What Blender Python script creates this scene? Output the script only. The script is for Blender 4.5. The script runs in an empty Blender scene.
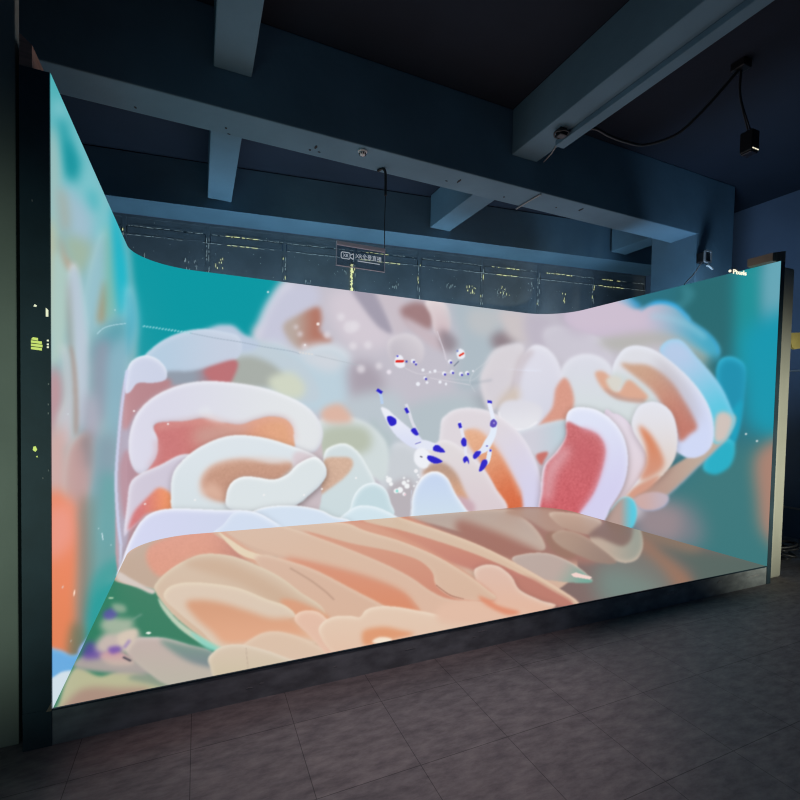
import bpy, bmesh, math, random
from mathutils import Vector, Matrix
import numpy as np
# ---------------------------------------------------------------- the film showing on the LED panels
# (a macro shot of anemone tentacles and a tiny cleaner shrimp; a flat picture, shown by the panels)
import numpy as np
PS = 2                       # picture samples per unit
PX0, PY0, PX1, PY1 = 30, 50, 800, 730
PW, PH = (PX1 - PX0) * PS, (PY1 - PY0) * PS
rng = np.random.default_rng(5)

def hexc(h):
    return np.array([int(h[i:i + 2], 16) for i in (0, 2, 4)], float) / 255

def blur(a, s):
    s = s * PS
    if s < 0.3:
        return a
    if s < 5:
        r = int(np.ceil(s * 2.6)); k = np.exp(-np.arange(-r, r + 1) ** 2 / (2 * s * s)); k /= k.sum()
        for ax in (0, 1):
            p = np.pad(a, [(r, r) if i == ax else (0, 0) for i in (0, 1)], mode='edge')
            n = a.shape[ax]; o = np.zeros_like(a)
            for i, w in enumerate(k):
                o += w * (p[i:i + n] if ax == 0 else p[:, i:i + n])
            a = o
        return a
    r = max(1, int(round((np.sqrt(4 * s * s + 1) - 1) / 2)))
    for ax in (0, 1):
        for _ in range(3):
            p = np.pad(a, [(r + 1, r) if i == ax else (0, 0) for i in (0, 1)], mode='edge')
            c = np.cumsum(p, axis=ax)
            a = ((c[2 * r + 1:] - c[:-2 * r - 1]) if ax == 0 else (c[:, 2 * r + 1:] - c[:, :-2 * r - 1])) / (2 * r + 1)
    return a

def pts_of(s):
    if isinstance(s, str):
        return [tuple(map(float, p.split(','))) for p in s.split()]
    return [tuple(p) for p in s]

def catmull(p, closed=True, n=8):
    p = np.array(p, float); m = len(p); out = []
    for i in range(m if closed else m - 1):
        if closed:
            a, b, c, d = p[(i - 1) % m], p[i], p[(i + 1) % m], p[(i + 2) % m]
        else:
            a, b, c, d = p[max(i - 1, 0)], p[i], p[i + 1], p[min(i + 2, m - 1)]
        for t in np.arange(n) / n:
            out.append(.5 * (2 * b + (c - a) * t + (2 * a - 5 * b + 4 * c - d) * t * t + (3 * b - a - 3 * c + d) * t ** 3))
    if not closed:
        out.append(p[-1])
    return np.array(out)

def raster(poly, x0, y0, w, h):
    q = (np.asarray(poly) - [x0, y0]) * PS
    d = np.zeros((h, w + 1), np.int32)
    for (ax, ay), (bx, by) in zip(q, np.roll(q, -1, axis=0)):
        if ay == by:
            continue
        if ay > by:
            ax, ay, bx, by = bx, by, ax, ay
        r0, r1 = max(0, int(np.ceil(ay - .5))), min(h, int(np.ceil(by - .5)))
        if r1 <= r0:
            continue
        r = np.arange(r0, r1)
        x = np.clip(np.ceil(ax + (r + .5 - ay) * (bx - ax) / (by - ay) - .5), 0, w).astype(int)
        d[r, x] += 1
    return (np.cumsum(d, 1)[:, :w] % 2).astype(float)

class Film:
    def __init__(self, base):
        self.a = np.empty((PH, PW, 3)); self.a[:] = hexc(base)

    def f(self, s, c, e=.5, c2=None, g=None, rim=None, rw=3., ra=.85, sh=0., al=1., sp=True, low=None, la=.6, mot=0.):
        """one soft-edged shape: fill c (to c2 along g), rim colour on its upper edge, low colour on its lower edge"""
        p = pts_of(s)
        p = catmull(p) if sp else np.array(p, float)
        m = max(e, rw if (rim or low) else 0, 4 if sh else 0) * 3 + 3
        x0, y0 = np.maximum(p.min(0) - m, [PX0, PY0]); x1, y1 = np.minimum(p.max(0) + m, [PX1, PY1])
        x0, y0 = int(x0), int(y0); w, h = int((int(x1) - x0) * PS), int((int(y1) - y0) * PS)
        if w < 2 or h < 2:
            return self
        k = raster(p, x0, y0, w, h)
        iy, ix = (y0 - PY0) * PS, (x0 - PX0) * PS
        v = self.a[iy:iy + h, ix:ix + w]
        h, w = v.shape[:2]; k = k[:h, :w]
        if sh:
            b = blur(np.roll(k, int(1.5 * PS), 0), 3.0)[..., None] * sh
            v *= 1 - b * np.array([.75, .8, .8])
        col = np.empty((h, w, 3)); col[:] = hexc(c)
        yy, xx = np.mgrid[0:h, 0:w]; xx = xx / PS + x0; yy = yy / PS + y0
        if c2:
            if g is None:
                g = (0, p[:, 1].min(), 0, p[:, 1].max())
            dx, dy = g[2] - g[0], g[3] - g[1]
            t = np.clip(((xx - g[0]) * dx + (yy - g[1]) * dy) / (dx * dx + dy * dy), 0, 1)[..., None]
            t = t * t * (3 - 2 * t)
            col = col * (1 - t) + hexc(c2) * t
        if mot:
            nz = blur(rng.random((h, w)), .7) - .5
            col = col + (nz * 7 * mot)[..., None] * np.array([1, .9, .9])
        if rim or low:
            b = blur(k, rw)
            gy, gx = np.gradient(b); n = np.hypot(gx, gy) + 1e-6
            up = np.clip(.55 + .65 * (gy * .9 + gx * .25) / n, 0, 1)
            wt = np.clip((1 - b) * 2, 0, 1) ** 1.3
            if rim:
                t = (wt * up * ra)[..., None]; col = col * (1 - t) + hexc(rim) * t
            if low:
                t = (wt * (1 - up) * la)[..., None]; col = col * (1 - t) + hexc(low) * t
        k = (blur(k, e) * al)[..., None]
        v[:] = v * (1 - k) + col * k
        return self

    def line(self, s, c, w=1., al=1., e=.45, sp=True):
        p = pts_of(s)
        if sp and len(p) > 2:
            p = catmull(p, False)
        p = np.array(p, float); d = np.gradient(p, axis=0); n = np.stack([-d[:, 1], d[:, 0]], 1)
        n /= np.linalg.norm(n, axis=1)[:, None] + 1e-9
        return self.f(np.concatenate([p + n * w / 2, (p - n * w / 2)[::-1]]), c, e=e, al=al, sp=False)

    def dot(self, x, y, r, c, e=.5, al=1., ry=None):
        t = np.arange(14) / 14 * 2 * np.pi
        return self.f(np.stack([x + r * np.cos(t), y + (ry or r) * np.sin(t)], 1), c, e=e, al=al, sp=False)

# ------------------------------------------------------------------ the three upright panels
W_ = Film('0a97a2'); f = W_.f
# right end: dark teal water, brighter towards the edge
f('560,290 800,230 800,600 560,560', '2a6f7e', e=8, sp=False)
f('680,285 735,262 745,320 735,360 690,350', '28686f', e=9)
f('738,262 762,255 765,330 745,380 735,330', '1f8f96', e=6)
f('765,250 800,240 795,340 764,330', '66a6b6', e=5)
f('745,330 800,320 795,440 752,430 742,390', '1496ae', e=8)
f('690,470 755,440 800,470 800,600 700,560 640,530', '3b777b', e=10)
f('757,452 800,440 790,545 764,535 757,500', 'a98272', e=6)
f('625,500 690,505 700,545 640,545', '86808a', e=8, al=.8)
f('640,505 680,510 675,540 640,535', 'a38c90', e=6, al=.7)
f('682,286 694,290 692,300 676,312 664,310 682,300', '3f8a96', e=2.5, al=.6)
# left wall: out-of-focus tentacles
f('40,60 128,230 138,330 134,470 120,575 40,740', '86b2b8', e=3, sp=False)
f('40,60 62,80 84,150 60,135 50,140', '4fb0b6', e=5)
f('52,110 66,105 100,175 118,235 96,240 62,205', '78c0c8', e=5)
f('57,122 65,119 75,152 81,160 76,182 68,180 61,150', '1c98a1', e=5)
f('66,140 73,152 74,174 68,172', '0a8d98', e=4)
f('88,190 97,196 96,212 88,208', '4fb4bd', e=4)
f('50,130 58,150 60,230 48,230', '9cbfbb', e=4)
f('62,185 92,215 88,245 70,240', '9fbccb', e=6)
f('58,190 66,195 70,225 62,230', 'a2ada5', e=4)
f('64,236 92,246 84,272 72,270', '9db3a0', e=5)
f('44,225 56,235 62,300 55,330 44,330', 'b3bba3', e=4)
f('52,262 62,255 70,275 66,340 58,362 48,360', 'a9c4bc', e=3.5)
f('60,235 66,255 75,268 70,272 63,258', 'b29b84', e=2.5)
f('71,264 78,270 84,298 88,330 88,400 80,430 76,400 72,330 68,290', 'b4c2cf', e=2.5, rim='d4dde4', rw=3)
f('68,275 71,300 73,350 69,352 67,310', '95948f', e=2.5, al=.8)
f('103,231 110,240 108,270 101,300 92,335 86,315 86,292 92,262', '93bbc6', e=4, rim='b3d3db', rw=4)
f('105,280 108,300 104,322 98,318', 'a58d6a', e=3)
f('106,230 112,236 116,300 108,322 106,290', '78b6a8', e=4)
f('112,205 120,225 127,262 128,300 121,318 116,290 113,250', '17b0c4', e=3.5)
f('126,286 133,292 138,320 133,345 126,358 122,340 124,310', '55b2c8', e=4, rim='86cbd9', rw=4)
f('100,335 124,318 124,345 108,360 96,356', '5598a6', e=5)
f('94,345 112,345 112,392 100,425 92,400', '838fa0', e=5)
f('110,352 128,345 124,440 112,440 106,400', '7ba8b8', e=5)
f('48,372 60,372 64,398 54,440 46,430', 'b98a90', e=5)
f('62,345 70,358 74,400 72,440 60,445 58,420 66,395', 'bdbdc4', e=3.5, rim='d8d5d4', rw=3)
f('70,345 76,365 79,425 74,432 73,385', 'a0897f', e=1.8, al=.8)
f('86,395 96,400 100,435 88,450 82,430', 'a3a2b2', e=5)
f('44,440 66,432 68,500 46,515', 'c9a49f', e=6)
f('70,446 84,434 94,450 94,480 82,512 68,510 64,480', 'bb9a96', e=3, rim='d0b2ac', rw=4)
f('84,432 92,436 92,462 84,470 79,452', '8b7d80', e=4)
f('74,455 84,450 88,480 76,500', 'b59090', e=4, al=.7)
f('96,440 118,440 118,490 100,520 92,500', '7795a3', e=6)
f('44,505 70,500 82,530 80,600 78,670 44,680', 'e6805a', e=5, c2='df7a4c')
f('46,515 70,505 74,540 48,560', 'e5907b', e=6)
f('80,500 90,510 92,600 84,650 76,660 79,570', '8b7466', e=4.5)
f('90,505 98,505 98,580 90,625 86,600', '6b8580', e=4.5)
f('100,480 120,488 120,572 96,600', '559a9d', e=5)
f('96,575 122,560 100,620 84,660 86,620', '1c9897', e=4)
f('72,625 84,632 78,668 66,668', '5a6a50', e=4, al=.7)
f('40,650 60,650 72,655 86,650 95,640 96,660 90,690 40,690', '5fa6dc', e=1.5, rim='7fc0ea')
f('40,690 55,676 66,671 82,672 90,690 40,730', 'ccdbe6', e=.8)
f('79,648 92,634 94,638 80,658', '8fb0e6', e=1.2)
for x, y in ((98.5, 528.5), (111, 545), (62.8, 587), (71, 641), (115, 310), (68, 414)):
    W_.dot(x, y, .8, 'd8e8ee')
W_.line('102,533 103,540', 'd8e8ee', .9); W_.line('74.5,590 74,596', 'ffe9d8', 1.2)
# long antenna
W_.line('97,334 104,328 114,325 126,323.5', 'b4d6e0', .9, .8)
# back wall: blurred rear tentacles
f('300,430 640,420 636,480 612,526 280,532', 'b9b4bd', e=3)
f('254,345 262,322 272,300 288,276 330,270 480,290 560,296 600,294 640,312 680,345 690,400 640,470 300,470', 'c3bfca', e=3.5)
f('258,340 266,310 285,286 312,283 320,300 300,320 284,345', 'c6c7da', e=4)
f('283,326 300,314 318,307 322,318 320,331 332,341 318,349 310,355 294,346', 'b8a8a0', c2='b27767', g=(290, 0, 318, 0), e=2.4)
f('327,300 360,288 395,330 380,350 345,342', 'd3cad4', e=6)
W_.line('254,346 259,330 268,308 280,291 292,283', 'dfe0ee', 7, .6, e=3)
f('302,350 320,343 342,348 350,362 330,368 305,362', 'd8dde4', e=4)
f('250,352 275,342 300,352 330,348 350,362 352,405 320,415 262,392', 'bcd0dc', e=4, rim='cfdce6', rw=5)
f('300,358 325,350 345,360 330,372', 'cfd5dd', e=4)
f('348,368 364,362 380,372 384,398 368,412 352,400', 'aaa1ad', e=5)
f('351,287 376,293 387,315 393,333 380,328 364,309', 'a39dad', e=2)
f('376,290 400,296 412,320 398,335 389,318', 'c9bfc8', e=2.5)
f('401,308 418,302 434,311 430,330 415,327 404,318', 'a07e80', e=2.8)
f('405,318 425,328 446,342 438,350 410,330', 'c7b8c0', e=2.5)
f('425,302 436,298 447,306 451,320 448,334 440,340 434,330 431,316', 'dccfd2', c2='cdb8be', e=1.6, rim='e8dedf', rw=4)
f('440,330 452,334 461,344 452,352 444,350 440,342', '8d8089', e=3.2, al=.85)
f('388,342 402,334 414,335.5 422,343 424,353 420,363 408,368 392,362', 'd4ced5', e=1.7, c2='c0bac4', g=(425, 336, 396, 366), rim='dcd6dc', rw=4)
f('452,300 500,305 515,340 480,390 455,385 458,340', 'aebbc4', e=5)
f('470,310 500,312 492,335 470,330', 'bcc0c4', e=4)
f('492,336 508,330 520,336 506,350 494,348', '8f8188', e=3.5)
f('500,310 530,318 530,342 512,340 502,325', 'cbc3c5', e=3.5)
f('470,398 492,392 500,402 485,430 470,425', '9aa3ab', e=4, al=.8)
f('402,410 470,395 478,440 440,460 410,440', 'b4c0c7', e=5)
f('345,400 400,395 400,450 350,440', 'bcc6ce', e=5)
f('525,316 545,316 560,330 575,345 560,352 530,345', 'bdb6c4', e=4)
f('545,330 570,328 600,340 612,365 580,370 550,350', 'cac6d2', e=3, rim='d8d6e0', rw=4)
f('555,305 590,304 600,325 580,335 562,325', 'b9afc0', e=4, al=.7)
# right upper tubes
f('616,294 630,297 641,306 634,311 616,305', '8fb6d4', c2='2a93c4', g=(618, 0, 640, 0), e=2)
f('648,314 652,303 664,301 678,306 690,322 660,330', '6fb8d4', e=1.8, rim='2aa5e2', rw=5, ra=1)
f('565,320 580,300 606,297 634,310 650,305 664,304 678,309 692,322 710,335 720,348 718,361 708,366 696,360 680,345 650,340 600,336', 'c9bccf', c2='46a8c4', g=(640, 0, 712, 0), e=1.8)
W_.line('640,311 649,304.5 663,302.5 676,307 690,321 706,332 716,344 718.5,354', '34a6dc', 2.4, .6, e=1.4)
W_.line('650,316 668,318 690,326 706,338', '9fd0e4', 5, .5, e=2.5)
f('570,312 600,296 640,312 640,325 580,330', 'cdbfd0', e=4)
f('600,340 660,332 700,350 705,362 660,345 620,352', 'b3b2ac', e=3.5, al=.8)
f('690,352 716,362 712,384 700,372', '8d9a90', e=3, al=.7)
f('706,366 720,358 738,395 734,415 722,390', '16626f', e=3.5, al=.7)
f('716,380 719,361 730,356.5 741,361 746,371 744,400 739,430 728,450 724,410', '1b8fae', e=1.4, rim='35b8da', rw=4)
f('703,467 708,452 720,441 733,440 735,452 730,466 718,474 708,473', '25aec6', e=1.6, rim='4fcbe0', rw=3)
f('728,420 742,400 738,432 733,442', '17a0be', e=2)
f('636,500 650,480 690,455 715,432 730,415 736,420 726,440 700,466 668,496 650,505', 'b69488', c2='bfae9e', g=(640, 0, 720, 0), e=1.3, low='7fa6c4', rw=2.5)
f('660,352 664,343 673,339 683,341.5 697,357 712,374 722,388 730,405 735,421 728,436 716,444 705,430 690,395 672,368', 'b6cbe8', c2='52c6e0', g=(680, 350, 726, 425), e=1.2, rim='9fd3f0', rw=4)
f('714,440 716,416 726,412 733,420 728,436 722,442', 'd0c2bb', e=2)
# main right arch
f('612,372 620,353 631,346 646,347 661,354 682,371 700,391 711,412 714,432 711,447 701,456 688,458 677,452 660,440 620,395', 'dcdde4', c2='cfd8f5', g=(640, 350, 705, 440), e=1, rim='e9ecf6', rw=4)
f('621,364 632,364 650,366 670,380 684,400 694,418 697,428 690,434 680,441 674,425 655,396 636,378', 'cba48c', c2='c27a6c', g=(630, 365, 685, 435), e=2, mot=.008)
f('655,358 672,370 690,392 700,418 694,422 680,396 662,376', 'ab9c9e', e=5, al=.45)
f('598,384 615,372 640,382 656,398 660,420 620,430 596,410', 'ced7d8', e=2.5)
# front right middle
f('558,382 566,362 583,354 600,357 612,368 612,384 640,400 640,420 600,425 560,415', 'd8d9e4', c2='d3dcde', e=1.6, rim='e4e5ee', rw=5)
f('595,374 602,371 611,378 618,392 628,380 640,388 648,397 640,401 620,398 604,390', 'dba991', e=1.6)
f('606,380 614,376 622,380 618,391 612,391', 'd8d5cc', e=1.6)
f('604,388 625,397 645,399 640,403 616,399', 'b89488', e=1.5, al=.7)
# ring and bulb left of the right arch
f('480,384 484,366 494,350 510,344 524,346 520,370 505,395 490,412', 'd6d1d7', e=1.8, rim='dcd8de', rw=5)
f('486,380 496,371 508,372 505,395 492,400', 'd4cfd6', e=1.8)
f('514,388 520,362 532,346 545,347 556,358 562,375 562,395 552,412 530,432 512,430 520,412', 'dcdbe7', c2='d3d4e2', e=1.3, rim='e8e8f1', rw=5)
f('518,360 528,350 534,352 524,368 518,390 512,385', 'bfb2b8', e=2.4, al=.6)
f('497,405 506,392 516,386 520,398 508,410', 'd0c2b8', e=3)
f('556,388 566,378 574,400 566,424 545,424 538,426 552,408', 'd89a88', e=1.6, mot=.01)
f('498,412 504,402 516,400 532,402 542,408 540,420 530,428 516,430 504,426', 'dad9e2', e=1.6, c2='e4e4ea')
W_.line('499,412 501,420 508,427 518,429.5 528,428 537,422', 'f2f2f6', 1.6, .8, e=.8)
f('514,436 540,425 568,420 572,438 560,452 545,462 532,452', 'cdccd8', c2='bdd0da', g=(530, 0, 568, 0), e=1.4, rim='d8dfe6')
f('536,455 548,452 544,461 541,465', 'c87068', e=1.2)
# centre: pink column and orange inner
f('440,432 446,415 462,408 486,410 505,420 520,434 533,455 541,480 545,512 440,515', 'ddd6dc', c2='d3d0ea', g=(480, 420, 540, 500), e=1, rim='ebe8ee', rw=3.5)
f('464,432 471,429 480,431 490,440 502,456 515,480 521.5,495 521,512 503,512 494,488 480,462 468,444', 'e3ae8c', c2='d66c44', g=(470, 435, 514, 508), e=1.5, mot=.014)
f('418,470 425,452 440,441 452,442 466,452 482,467 495,487 505,512 440,515', 'dfd9db', c2='d9cbd1', e=1, rim='ece8ec', rw=3.5)
f('422,474 432,464 444,463 456,473 464,490 468,500 458,499 450,485 440,474', 'b99a88', c2='d6a384', e=1.8, mot=.012)
f('456,497 466,498 474,504 474,513 464,513', 'c9aab4', e=2)
# pale round bulbs
f('378,470 384,452 396,443 408,444 418,452 421,470 412,490 396,495 382,488', 'c9ced4', e=2, rim='d8dde4', rw=5)
f('388,488 412,480 414,515 390,516', 'b8b2b8', e=2.5)
f('410,530 411,514 412.5,496 419,481 429,472.5 439,472 448,479 455,493 466,509 471,515 471,530', 'c6d6f0', c2='cfe0ec', e=.8, rim='f8fafd', rw=3, ra=1)
W_.line('410.5,515 411.5,490', 'ccd2e2', .8, .7)
f('372,418 383,430 392,436 388,455 376,470 368,440', 'b4c2c6', e=3)
f('316,424 335,416 360,420 378,432 388,450 384,480 360,470 320,450', 'd0dadb', e=1.8, rim='dfe6e8', rw=4)
f('318,440 326,428 345,425 365,428 372,440 366,452 340,456 320,456', 'b8c0b0', e=3.6)
f('322,410 340,404 352,421 326,422', 'dcb5a4', e=2.6)
f('324,455 330,447 345,443.5 358,452 368,468 376,484 378,500 384,514 340,522 300,508 320,480', 'd2dde0', c2='cbdade', e=.9, rim='f4f9fa', rw=2.5, ra=1)
f('325,459 338,457 350,458 353,465 346,476 332,487 316,498 303,506 299,503 311,489 321,472', 'd4b29c', c2='c9a694', g=(340, 460, 305, 500), e=1.3, mot=.016)
f('351,506 355,494 364,485 376,483 386,490 390.5,502 392,516 352,516', 'c3d9e0', e=.7, rim='eef6fa', rw=3, ra=1)
f('336,522 347,512 358,506 371,506 384,510 400,519 400,526 336,528', 'd0e3ec', e=.7, rim='eef5fa', rw=3)
# left group: pale rear tube
f('119,575 116,500 118,450 122,400 128,372 146,358 200,350 262,372 312,420 322,470 300,530 150,560', 'b59098', c2='c9bcc2', g=(130, 0, 300, 0), e=.9)
f('228,345 250,338 285,352 310,372 318,400 280,400 236,372', 'c0ced8', e=2.4)
f('232,362 250,356 275,366 286,384 260,388 230,384', 'a8aea8', e=2.6)
f('268,380 290,372 305,385 300,398 280,396', 'd0d6c4', e=3)
f('200,336 214,326 232,325 244,334 260,345 240,352', 'bccade', e=2)
f('144,360 150,350 165,339 184,331.5 203,329 224,332 238,336 242,346 239,356 228,363 205,370 180,376 160,374', 'b5cce0', c2='c5cfe0', g=(150, 0, 230, 0), e=1, rim='d0dcec', rw=4)
f('166,372 190,371 215,366 236,361 232,376 226,383 190,385 168,384', '939dab', c2='b66a70', g=(190, 0, 222, 0), e=1.8)
f('205,370 236,361 230,382 214,382', 'bd7377', e=2)
# left edge of the group
f('119,575 116,500 118,450 122,400 128,372 136,366 140,400 134,440 130,520 122,575', 'a9a2b4', e=1.5)
f('127,386 150,381 169,379 170,386 152,396 137,412 126,430 122,420', 'b7868c', e=2)
f('119,470 126,450 136,462 134,490 126,520 121,500', 'b08894', e=2)
f('125,392 126,374 131,362 141,356 152,356.5 162,363 167,372 165,380 152,383 138,383 130,392', 'ccd2e6', e=.8, rim='ecf0f8', rw=3)
W_.line('127,370 122,405 118.5,440 116,480 118,520 121,545', 'c3cbe6', 3, .9, e=.8)
W_.line('121,545 120.5,560 119.5,576', 'c8cfe6', 2.6, .9, e=.8)
# U-shaped big tube and its salmon inside
f('150,476 155,424 185,419 215,418 262,415 292,420 296,446 270,442 240,440 215,444 190,458 176,470', 'cb7a7a', c2='e2a784', g=(170, 0, 285, 0), e=1, mot=.01)
f('195,430 225,422 250,424 240,436 200,446', 'c9a096', e=5, al=.75)
f('128.5,452 130,432 138,412 155,396 180,385 206,381 236,383 262,387.5 287,396 306,406 318,419 323,433 320,446 312,453 298,451 294,440 293,428 285,419 270,416.5 255,420 240,424.5 222,422 207,417 186,421 155,424 158,440 157,455 150,467 141,474 133,468', 'd9d8e8', c2='e2e5e8', g=(140, 0, 300, 0), e=.9, rim='f2f4fa', rw=3, low='bdbccb')
f('198,412 207,406 214,414 226,422 210,420', 'e0e2ea', e=2)
W_.line('156,427 185,422.5 207,419 226,424 242,425.5 270,418.5 288,422 294,440', 'e0aca2', 6, .42, e=2.6)
W_.line('157,440 157,455 150,467', 'd8a0a4', 6, .4, e=2.6)
# lower left tube
f('124,535 127,505 130,484 140,474 160,465 180,455 192,456 178,468 174,490 178,510 150,515 130,530', 'cfc8d8', e=.9, rim='ebecf4', rw=3)
f('128,530 134,512 147,498 158,488 168,491 173,498 176,512 150,513 136,524', 'd2787a', c2='f0986a', g=(135, 0, 172, 0), e=1.6, mot=.01)
# S tube
f('174,512 171,492 173,474 182,461 198,448 220,438 240,435 266,438 292,446 312,454 323,463 326,475 319,486 308,496 297,504 260,512 200,514', 'dce4ea', c2='d6e0e5', e=.8, rim='f6fafc', rw=2.5, sh=.35)
f('201,484 207,470 222,462 245,459 272,463 290,462 293,467 284,476 274,481 245,478 234,484 228,494 228,502 210,497', 'c79a84', c2='c49480', e=1.9, mot=.014)
f('202,492 210,482 220,488 226,500 212,499', 'd9b09c', e=3)
f('296,452 310,454 318,462 300,470 292,462', 'd9ccd2', e=2)
W_.line('205,494 201,484 208,470.5 224,462.5 250,459.5 290,462', 'e2c2b4', 5.5, .5, e=2.4)
f('228,508 226.5,494 232,482 244,476.5 258,477.5 274,479.5 288,474 298,464 314,457 324,464 326.5,474 320,485 309,495 299,503 290,507 250,513', 'dbe3e6', e=.7, rim='f8fbfc', rw=2.6, ra=1, low='c4cdd6', sh=.3)
# front white bands along the floor line
f('244,530 250,514 262,508 280,505.5 300,506 320,510 334,516.5 350,521 350,535 244,535', 'd2e0f0', e=.7, rim='fafcfe', rw=2.2, sh=.3)
f('118,578 122,562 127,547 133,534 142,520 155,511.5 175,508.5 220,510 250,511 268,518 280,528 280,540 150,570', 'd2d6f0', c2='cdd5ea', g=(140, 0, 270, 0), e=.7, rim='f2f5fd', rw=3, ra=1, sh=.3)
f('214,536 224,524 235,512 254,512.5 268,519 280,529', 'd2e0f2', e=.6, al=.7, rim='e8f0fa', rw=3)
# right front fan
f('604,418 614,413.5 624,418 636,432 644,447 646.5,462 641,480 625,499 612,515', 'e3dae6', c2='dccad0', e=.8, rim='dfd2e2', rw=4, sh=.3)
f('632,428 636,410 645,403 656,402 668,408 675,420 677.5,440 674,460 662,476 645,488 624,499 642,474 646,455', 'e2e2ea', c2='dccabd', e=.9, rim='e6e8f2', rw=4, sh=.3)
f('639,426 650,434 660,450 664,464 656,474 640,480 646,464 646,447', 'd8835c', c2='d2947c', e=2.4)
f('625,499 634,488 648,480 660,476 650,488 638,496 628,502', 'd29a85', e=1.6)
f('634,500 642,494 656,492 667,495 669,500 664,507 652,511 640,509', 'cbaaa6', c2='c0b2bd', g=(640, 0, 668, 0), e=1.1, low='8fa3c8', rw=2)
f('602,522 612,508 621,498 630,497 636,505 636.5,518 630,529 610,530', 'b59c94', c2='58c8de', g=(618, 0, 634, 0), e=1, rim='9fd8e2', rw=2)
f('543,520 541,490 544,466 556,452 566,436 566,418 570,410 580,407 597,410 613,421 624,438 628,460 624,484 612,505 596,526', 'dde2f5', c2='d2cfee', g=(590, 410, 620, 500), e=.8, rim='f0f2fc', rw=3.5, ra=1, sh=.45)
f('542,516 543,490 546,466 558,452 566,437 567,422 580,427 597,434 605,447 603,466 594,492 580,512 575,518', 'c86c70', c2='cc6068', e=1.3, mot=.028)
f('543,498 546,470 556,455 566,446 570,452 556,474 550,500', 'e0b4bc', e=4, al=.75)
f('575,440 590,442 598,455 590,480 580,470', 'c05a62', e=5, al=.5)
W_.line('582,428 597,434.5 605,448 602,468 592,493 580,511', 'dba6b8', 5, .4, e=2.2)
W_.line('471,430 482,432 496,446 514,478 521,496', 'e6c0b0', 5, .4, e=2.2)
# twisted antenna crossing the water and tubes
for i in range(16):
    x = 143 + i * 3.1; y = 326 + (x - 143) * .148
    W_.line([(x, y + .9), (x + 2.2, y - .6)], 'a8dbe4', 1.5, .75)
W_.line('190,333 215,338 240,342 265,347 290,351 300,354', '8fa0b0', .8, .55)
for x in range(300, 315, 3):
    W_.dot(x, 352.6 + (x - 300) * .14, 1, 'e2dcd8', al=.8)
W_.line('315,355 340,361 362,366', 'b0b8c0', .8, .6)
# drifting particles, out of focus
for x, y, r in ((341, 317, 4), (350, 327, 6.4), (355, 326, 5), (327, 335, 3.4), (353, 346, 4), (368, 345, 4), (379, 366, 3.4), (361, 369, 4.2), (300, 334, 2.6), (304.5, 346, 2.8), (296, 327, 2.2)):
    W_.dot(x, y, r, 'e2dde4', e=1.6, al=.75)
W_.dot(318, 324, 1.6, 'f2e6e2'); W_.dot(389, 372, 2.4, 'e8e2ec', e=.8)
for x, y in ((305, 345), (134, 411), (168, 424), (145, 504), (195, 500), (264, 495), (356, 478), (322, 489), (304, 495), (746, 434), (757, 441), (268, 292)):
    W_.dot(x, y, .9, 'f4f2f2')
# shrimp: body beads, eyes, claws
BL, WH = '2a22c8', 'eceef6'
W_.line('437,331 442,345 446,360', 'dcd6e0', .9, .8); W_.line('434,330 444,350 448,366', 'd4ced8', .7, .6)
W_.line('475,392 470,382 474,372 486,362 500,350', 'd0d4da', .8, .5); W_.line('445,378 465,380 476,378 490,360', 'c8ccd4', .8, .5)
W_.line('470,384 480,382 492,380', '8c98a4', 2, .35, e=1.2); W_.line('430,378 470,385', 'd8d4dc', 1, .6)
W_.line('405,368 420,374 440,372 455,374', 'd8d4dc', .9, .6)
f('395,359 398,355 402,356 404,361 405,366 400,368 395,365', WH, e=.6)
W_.line('395.5,361.5 404,361', 'e0241c', 2.4); W_.dot(397.5, 356.2, .9, BL); W_.dot(406.5, 361.5, 1.2, '4448b0')
f('457,352 460,348.5 464,351 465,356 463,358.5 459,359 457,356', WH, e=.6)
W_.line('459,356 464,353', 'e0301c', 1.8); W_.dot(457.5, 351, .9, '6a78c4')
for x, y, r, b in ((413, 361, 2.3, 1), (416, 363.4, 1.3, 2), (423, 370, 1.7, 0), (425, 378, 1.7, 1), (435, 371, 1.6, 0), (444, 373.5, 2, 1), (452, 372, 2, 1), (450, 361.5, 2, 1), (461, 374, 2.2, 1), (467, 373, 2, 1), (473, 371, 1, 0), (418, 384, 2, 0), (427, 382.5, 1.4, 0), (440, 382, 1.6, 0), (430, 372, 1.2, 0), (446, 384, 1.3, 0)):
    W_.dot(x, y, r, WH)
    if b: W_.dot(x + (1 if b == 1 else 0), y + 1, 1.1, '352cb4')
W_.line('454,366 459,361', '5a6478', 1.2, .7)
# left claw arm
W_.line('378,390 381,396 382,404', 'b8d0f0', 3, .85); W_.line('377,389.5 382,393', BL, 3.2)
f('381,408 387,409 395,416 405,424.5 415,432.5 421,438 425,445 420,449.5 412,447.5 402,441 393,432 386,420', WH, e=.7, c2='d9def4')
f('387,417 391,416 396,419.5 396,424 391,426 388,422', BL, e=.5)
f('414,443 424,440 434,443 440,446 438,450 428,450 418,448', 'e2e6f4', e=.6)
f('434,446 438,445 444,450 444.5,452.5 438,452 433,450', BL, e=.5)
f('416,450 424,448 430,454 436,460 430,463 426,468 419,467 414,460', 'eef0f6', e=.8)
f('428,455.5 434,456.5 441,460 442,462 435,463.6 428,460', BL, e=.5)
W_.line('415,444 421,442', '6a66c0', .9); W_.line('420,456.5 422.5,457', '504c60', 1)
W_.dot(416, 471, 2, 'f0f0f4'); W_.dot(418, 475, 1.2, 'f0f0f4')
W_.line('406,404 409,412 413,424 418,433', 'dfe0ea', 3, .9); W_.line('405.5,408 408,413', BL, 3)
f('411,430 415,428 418.5,434 416,435.5 412.5,433', BL, e=.5)
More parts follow.
